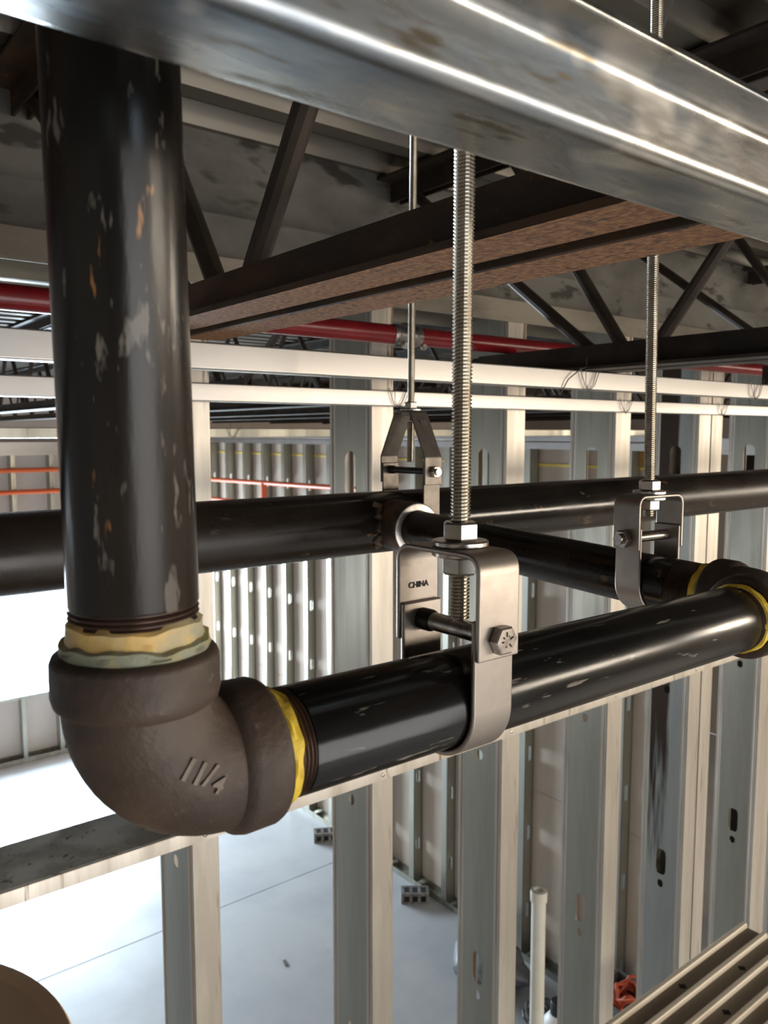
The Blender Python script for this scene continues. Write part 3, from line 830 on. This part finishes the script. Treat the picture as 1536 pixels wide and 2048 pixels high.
def clevis(label, axis, c, pr, ztop, zbolt, zend, w, m, rodlen, shape='square', halfy=None, zknee=None, rod_lean=(0, 0), rodend=.03, flipbolt=False):
    """clevis hanger. axis: unit vector of pipe; c: pipe centre (world); ztop..: world heights"""
    c = Vector(c); ax = Vector(axis).normalized(); ax.z = 0; ax.normalize()
    sd = Vector((ax.y, -ax.x, 0))            # sideways; the 'front' arm
    t = thing('clevis_hanger', label, 'pipe hanger', (c.x, c.y, c.z - pr - .004), 'clevis hangers')
    th = .0024
    # lower strap: U round the pipe
    hs = pr + .0008
    def P(s, zz): return Vector((c.x, c.y, 0)) + sd * s + Vector((0, 0, zz))
    path = [P(-hs, zbolt + .0085)]
    for k in range(25):
        an = math.pi * k / 24
        path.append(P(-hs * math.cos(an), c.z - hs * math.sin(an)))
    path.append(P(hs, zbolt + .0085))
    o = part('lower_strap', strip(path, ax, w, -th), m, t, 40); bevel(o)
    # upper yoke
    ho = hs + th + .0004
    if shape == 'square':
        pl = [P(-ho, zend), P(-ho, ztop), P(ho, ztop), P(ho, zend)]
        p2 = [(-ho, zend), (-ho, ztop - th), (ho, ztop - th), (ho, zend)]
        fp = fillet(p2, .0065, 6)
    else:
        p2 = [(-ho, zend), (-ho, zknee), (-halfy, ztop - th), (halfy, ztop - th), (ho, zknee), (ho, zend)]
        fp = fillet(p2, .004, 5)
    o = part('yoke', strip([P(a.x, a.y) for a in fp], ax, w + .001, th), m, t, 40); bevel(o)
    # cross bolt, nut, spacer
    hb = ho + th
    part('cross_bolt', tube(P(-hb - .0045, zbolt), P(hb + .0045, zbolt), .0042, 16), M['bolt_dark'] if shape != 'square' else M['bolt'], t)
    s = -1 if flipbolt else 1
    hd_ = part('bolt_head', hexnut(P(s * hb, zbolt), sd * s, .0114, .0046), M['bolt'], t, 20)
    nt_ = part('nut', hexnut(P(-s * hb, zbolt), sd * -s, .0127, .0062), M['bolt'], t, 20)
    part('bolt_end', tube(P(-s * (hb + .006), zbolt), P(-s * (hb + .0095), zbolt), .0042, 14), M['bolt'], t)
    # head marks: three raised strokes
    if not flipbolt and shape == 'square':
        a_, x_, y_ = frame(sd)
        for q in (.35, .95, 1.6, 2.45, 3.2, 4.5, 5.5):
            rd_ = x_ * math.cos(q) + y_ * math.sin(q); pc = P(hb + .0046, zbolt)
            part('head_mark', tube(pc + rd_ * .0020, pc + rd_ * (.0032 + .0008 * math.sin(q * 5)), .0004, 6), M['bolt_dark'], hd_)
    part('spacer', lathe(P(-hs, zbolt), sd, [(0, .0052), (.006, .0052), (.008, .0043)], 16), M['bolt_dark'], t)
    return t
def rod(label, x, y, z0, z1, ztop, lean=(0, 0), r=.0047, plate=.0024, lower=True):
    """threaded rod with nuts and washer clamping a yoke whose top face is at ztop"""
    t = thing('threaded_rod', label, 'threaded rod', (x, y, z0), 'threaded hanger rods')
    part('rod', rod_thread(x, y, z0, z1, r, lean=lean), M['zinc'], t, 0)
    q = ztop - z0
    xx, yy = x + lean[0] * q, y + lean[1] * q
    part('washer', lathe((xx, yy, ztop), (0, 0, 1), [(0, .0122), (.0004, .0127), (.0020, .0127), (.0026, .0120)], 40), M['nut'], t, 40)
    part('nut', hexnut((xx, yy, ztop + .0026), (0, 0, 1), .0143, .0082, phase=.35), M['nut'], t, 20)
    if lower:
        part('washer', lathe((xx, yy, ztop - plate - .0022), (0, 0, 1), [(0, .0122), (.0004, .0127), (.0018, .0127), (.0022, .0122)], 40), M['nut'], t, 40)
        part('nut', hexnut((xx, yy, ztop - plate - .0022 - .0082), (0, 0, 1), .0143, .0082, phase=.2), M['nut'], t, 20)
    return t
# near hanger on the run
cn = p0 + axd * ((.2440 - RU) / axd.x)
ch = clevis('grey clevis hanger gripping the black run, closest to the camera', (1, 0, 0), cn, RO, Z(-.0500), Z(-.0868), Z(-.0955), .0235, M['clevis'], .3)
rod('thick threaded rod down to the near clevis hanger', .2465, PV, Z(-.0840), Z(.60), Z(-.0500), (0.004, 0))
# stamped word on the far arm's inner face
g = text_geo('CHINA', .0039, .00012)
sd_v = PV + RO + .0012 + .003 - .0002
Mx = Matrix.Translation(Vector((.2435, PV + RO + .0034, Z(-.0710)))) @ Matrix.Rotation(R(90), 4, 'X')
part('stamp', xf(g, Mx), M['stamp'], ch, 0, label='stamped word CHINA')
# right hanger on the branch
kb = (.363 - PV) / bdir.y
cb = pe + bdir * kb
clevis('clevis hanger gripping the branch pipe beside the right elbow', bdir, cb, RO, Z(-.0475), Z(-.0812), Z(-.0900), .0235, M['clevis'], .3)
rod('threaded rod down to the right clevis hanger', cb.x, cb.y, Z(-.0660), Z(.60), Z(-.0475), (-.028, 0))
# far hanger on the main
cm = Vector((.6300, MV, Z(MZ)))
fh = clevis('tall tapered clevis hanger gripping the large main pipe', (1, 0, 0), cm, MR, Z(.0265), Z(-.0455), Z(-.0610), .0255, M['clevis_dark'], .3, 'taper', .013, Z(-.0290), flipbolt=True)
rod('slim threaded rod down to the tall tapered hanger', .6300, MV, Z(-.0360), Z(.60), Z(.0265), (.010, 0))
g = text_geo('TS', .008, .0001)
# mark on the sloping front arm
sl = Vector((0, -(MR + .0042 - .013), -(.0265 + .029))).normalized()
nrm = Vector((1, 0, 0)).cross(sl)
if nrm.y > 0: nrm = -nrm
pm = Vector((.6300, MV - .0215, Z(.0100)))
Mx = Matrix.Translation(pm + nrm * .0034) @ Matrix(((1, -sl.x, nrm.x, 0), (0, -sl.y, nrm.y, 0), (0, -sl.z, nrm.z, 0), (0, 0, 0, 1)))
part('stamp', xf(g, Mx), M['clevis'], fh, 0, label='faint stamped letters TS')

# ---------------------------------------------------------------- scaffold planks and drum
PZP = -1.5
def plank(name, label, u0, u1, vs_, holes=True):
    t = thing(name, label, 'scaffold plank', ((u0 + u1) / 2, (vs_[0] + vs_[-1]) / 2, Z(PZP - .04)), 'metal scaffold planks')
    part('deck_sheet', rbox(u0, u1, vs_[0], vs_[-1], PZP - .016, PZP - .012), M['plank'], t, 0)
    for v in vs_:
        part('rib', extrude([(v - .009, PZP - .013), (v - .006, PZP), (v + .006, PZP), (v + .009, PZP - .013)], .0012, 'X', u0, u1, .003, 3), M['plank_rib'], t, 50)
    part('edge_beam', rbox(u0, u1, vs_[0], vs_[0] + .004, PZP - .055, PZP - .013), M['plank'], t, 0)
    part('edge_beam', rbox(u0, u1, vs_[-1] - .004, vs_[-1], PZP - .055, PZP - .013), M['plank'], t, 0)
    if holes:
        for k in range(len(vs_) - 1):
            vm = (vs_[k] + vs_[k + 1]) / 2; u = u0 + .12 + .20 * (k % 2)
            while u < u1 - .04:
                part('drain_hole', lathe((u, vm, Z(PZP - .0121)), (0, 0, 1), [(0, .013), (.0006, .012)], 4), M['dark'], t, 0); u += .40
    return t
for k, lab in enumerate(('ribbed metal scaffold plank at the lower right corner', 'second ribbed metal scaffold plank, next to the one along the studs', 'third ribbed metal scaffold plank, farthest from the studs')):
    plank('scaffold_plank', lab, -1.6, 2.315, [1.137 - .276 * k - .063 * j for j in range(5)][::-1], k < 2)
sf = thing('scaffold_trestle', 'steel tube scaffold trestle carrying the planks', 'scaffold', (.2, .75, 0))
for u in (-1.4, .4, 2.2):
    part('bearer', tube((u, .30, Z(PZP - .076)), (u, 1.15, Z(PZP - .076)), .021, 12), M['plank_rib'], sf)
    for v in (.34, 1.11):
        part('leg', tube((u, v, .0), (u, v, Z(PZP - .075)), .021, 12), M['plank_rib'], sf)

dz = -.62
DC = (-.015, .845); DR = .247
dr = thing('fibre_drum', 'tan round drum with rimmed lid at the lower left corner', 'drum', (DC[0], DC[1], Z(PZP)))
part('drum_body', lathe((DC[0], DC[1], Z(PZP + .0012)), (0, 0, 1), [(0, DR - .012), (.004, DR - .008), (.84, DR - .008), (.845, DR - .012)], 64), M['drum'], dr)
part('lid', lathe((DC[0], DC[1], Z(dz - .05)), (0, 0, 1), [(0, DR - .002), (.03, DR), (.045, DR), (.050, DR - .003), (.050, DR - .012), (.046, DR - .017), (.045, DR - .02), (.046, .02)], 96), M['drum'], dr, 40)

def lid_pt(u, v, dz_=0): return (u, v, Z(dz - .004 + dz_))
part('slot', (([lid_pt(0.0945, 0.9310, .0004), lid_pt(0.1110, 0.9110, .0004), lid_pt(0.0900, 0.9030, .0004), lid_pt(0.0875, 0.9130, .0004)]), [(0, 1, 2, 3)]), M['dark'], dr, 0)
part('tab', rbox(.100, .124, .899, .912, dz - .004, dz - .0005), M['drum_tab'], dr, 0)

# ---------------------------------------------------------------- things in the back room
pv = thing('pvc_stub', 'white plastic pipe stub standing upright behind the studs', 'pipe', (2.492, 2.1, 0))
part('pipe_body', tube((2.500, 2.1, 0), (2.492, 2.1, Z(-1.95)), .030, 24), M['pvc'], pv)
part('cap', lathe((2.492, 2.1, Z(-1.96)), (0, 0, 1), [(0, .031), (0, .035), (.035, .036), (.045, .033), (.047, .02), (.042, .018)], 24), M['pvc'], pv, 40)
jg = thing('plastic_jug', 'white plastic jug with a black cap on the far floor', 'jug', (3.60, 2.87, 0))
part('jug_body', lathe((3.60, 2.87, 0), (0, 0, 1), [(0, .085), (.01, .095), (.20, .095), (.25, .06), (.265, .035)], 24), M['jug'], jg, 60)
part('cap', lathe((3.60, 2.87, .265), (0, 0, 1), [(0, .045), (.07, .045), (.078, .04)], 20), M['cap'], jg, 40)
cr = thing('tool_crate', 'dark open crate holding red cords at the foot of the far wall', 'crate', (3.90, 2.58, 0))
part('crate_side', box(3.74, 4.06, 2.38, 2.40, 0, .40), M['cord_grey'], cr, 0); part('crate_side', box(3.74, 4.06, 2.76, 2.78, 0, .40), M['cord_grey'], cr, 0)
part('crate_end', box(3.74, 3.76, 2.401, 2.759, 0, .40), M['cord_grey'], cr, 0); part('crate_end', box(4.04, 4.06, 2.401, 2.759, 0, .40), M['cord_grey'], cr, 0)
part('crate_floor', box(3.761, 4.039, 2.401, 2.759, .28, .30), M['cord_grey'], cr, 0)
rng = random.Random(11)
def coil(cx, cy, n, r0, rr, m, label, name='extension_cord', zz=0):
    pts = []
    for k in range(n * 14):
        a = 2 * math.pi * k / 14
        r = r0 * (1 + .25 * math.sin(k * .7) + .1 * rng.uniform(-1, 1))
        pts.append((cx + r * math.cos(a) + .02 * math.sin(k * .31), cy + r * math.sin(a) * .8, rr + zz + abs(.05 * math.sin(k * .9)) + k * .0012))
    return single(name, sweep(pts, rr, 8), m, label, 'cord')
coil(3.90, 2.58, 7, .10, .010, M['cord_red'], 'heap of red extension cord in the dark crate beyond the studs', zz=.30)
coil(3.72, 3.10, 4, .10, .008, M['cord_grey'], 'loop of dark cord lying on the slab beside the jug')
coil(3.55, 2.45, 4, .11, .009, M['cord_red'], 'tangle of red cord on the slab in front of the crate')
def lump(c, r, m, name, label, cat, seed=1):
    rg = random.Random(seed); v, f = [], []; nu, nv = 18, 9
    ph = [rg.uniform(0, 6.3) for _ in range(6)]
    for i in range(nv + 1):
        th = math.pi * i / nv
        for k in range(nu):
            a = 2 * math.pi * k / nu
            q = 1 + .16 * math.sin(3 * a + ph[0] + 2 * th) + .12 * math.sin(5 * a + ph[1] - 3 * th)
            v.append((c[0] + r[0] * q * math.sin(th) * math.cos(a), c[1] + r[1] * q * math.sin(th) * math.sin(a), c[2] + r[2] * (1 + math.cos(th) * q) * .5))
    for i in range(nv):
        for k in range(nu):
            k2 = (k + 1) % nu; f.append((i * nu + k, (i + 1) * nu + k, (i + 1) * nu + k2, i * nu + k2))
    return single(name, (v, f), m, label, cat, smooth=60)
lump((3.78, 3.62, 0), (.20, .30, .22), M['sheeting'], 'plastic_sheeting', 'crumpled dark grey plastic sheeting on the floor behind the white pipe', 'plastic sheet', 8)
def block(c, rot, label):
    t = thing('core_block', label, 'block', c, 'loose blocks on the slab', rotz=rot)
    part('block_body', box(-.11, .11, -.06, .06, 0, .085), M['block'], t, 0, True)
    for x_ in (-.066, 0, .066):
        part('core_hole', box(x_ - .021, x_ + .021, -.0608, -.059, .018, .065), M['dark'], t, 0, True)
        part('core_hole', box(x_ - .021, x_ + .021, -.036, .036, .0845, .0856), M['dark'], t, 0, True)
block((3.97, 4.62, 0), R(-38), 'dark cored block on the slab at the foot of the far wall, nearer one')
block((3.95, 5.86, 0), R(-30), 'dark cored block on the slab at the foot of the far wall, farther one')
rng = random.Random(5)
for k, (u, v) in enumerate(((3.3, 6.6), (2.75, 4.6), (2.3, 3.9), (3.25, 4.5))):
    s = .02 + .012 * rng.random()
    single('floor_scrap', xf(box(-s, s, -s * .4, s * .4, 0, .008), Matrix.Translation((u, v, 0)) @ Matrix.Rotation(k * 1.3, 4, 'Z')), M['cord_red'] if k == 0 else M['cord_grey'],
           ['tiny red scrap on the bright slab', 'tiny dark scrap on the slab left of the second stud', 'tiny dark scrap on the slab at the bottom edge', 'tiny dark scrap on the slab between the second and third stud'][k], 'scrap')
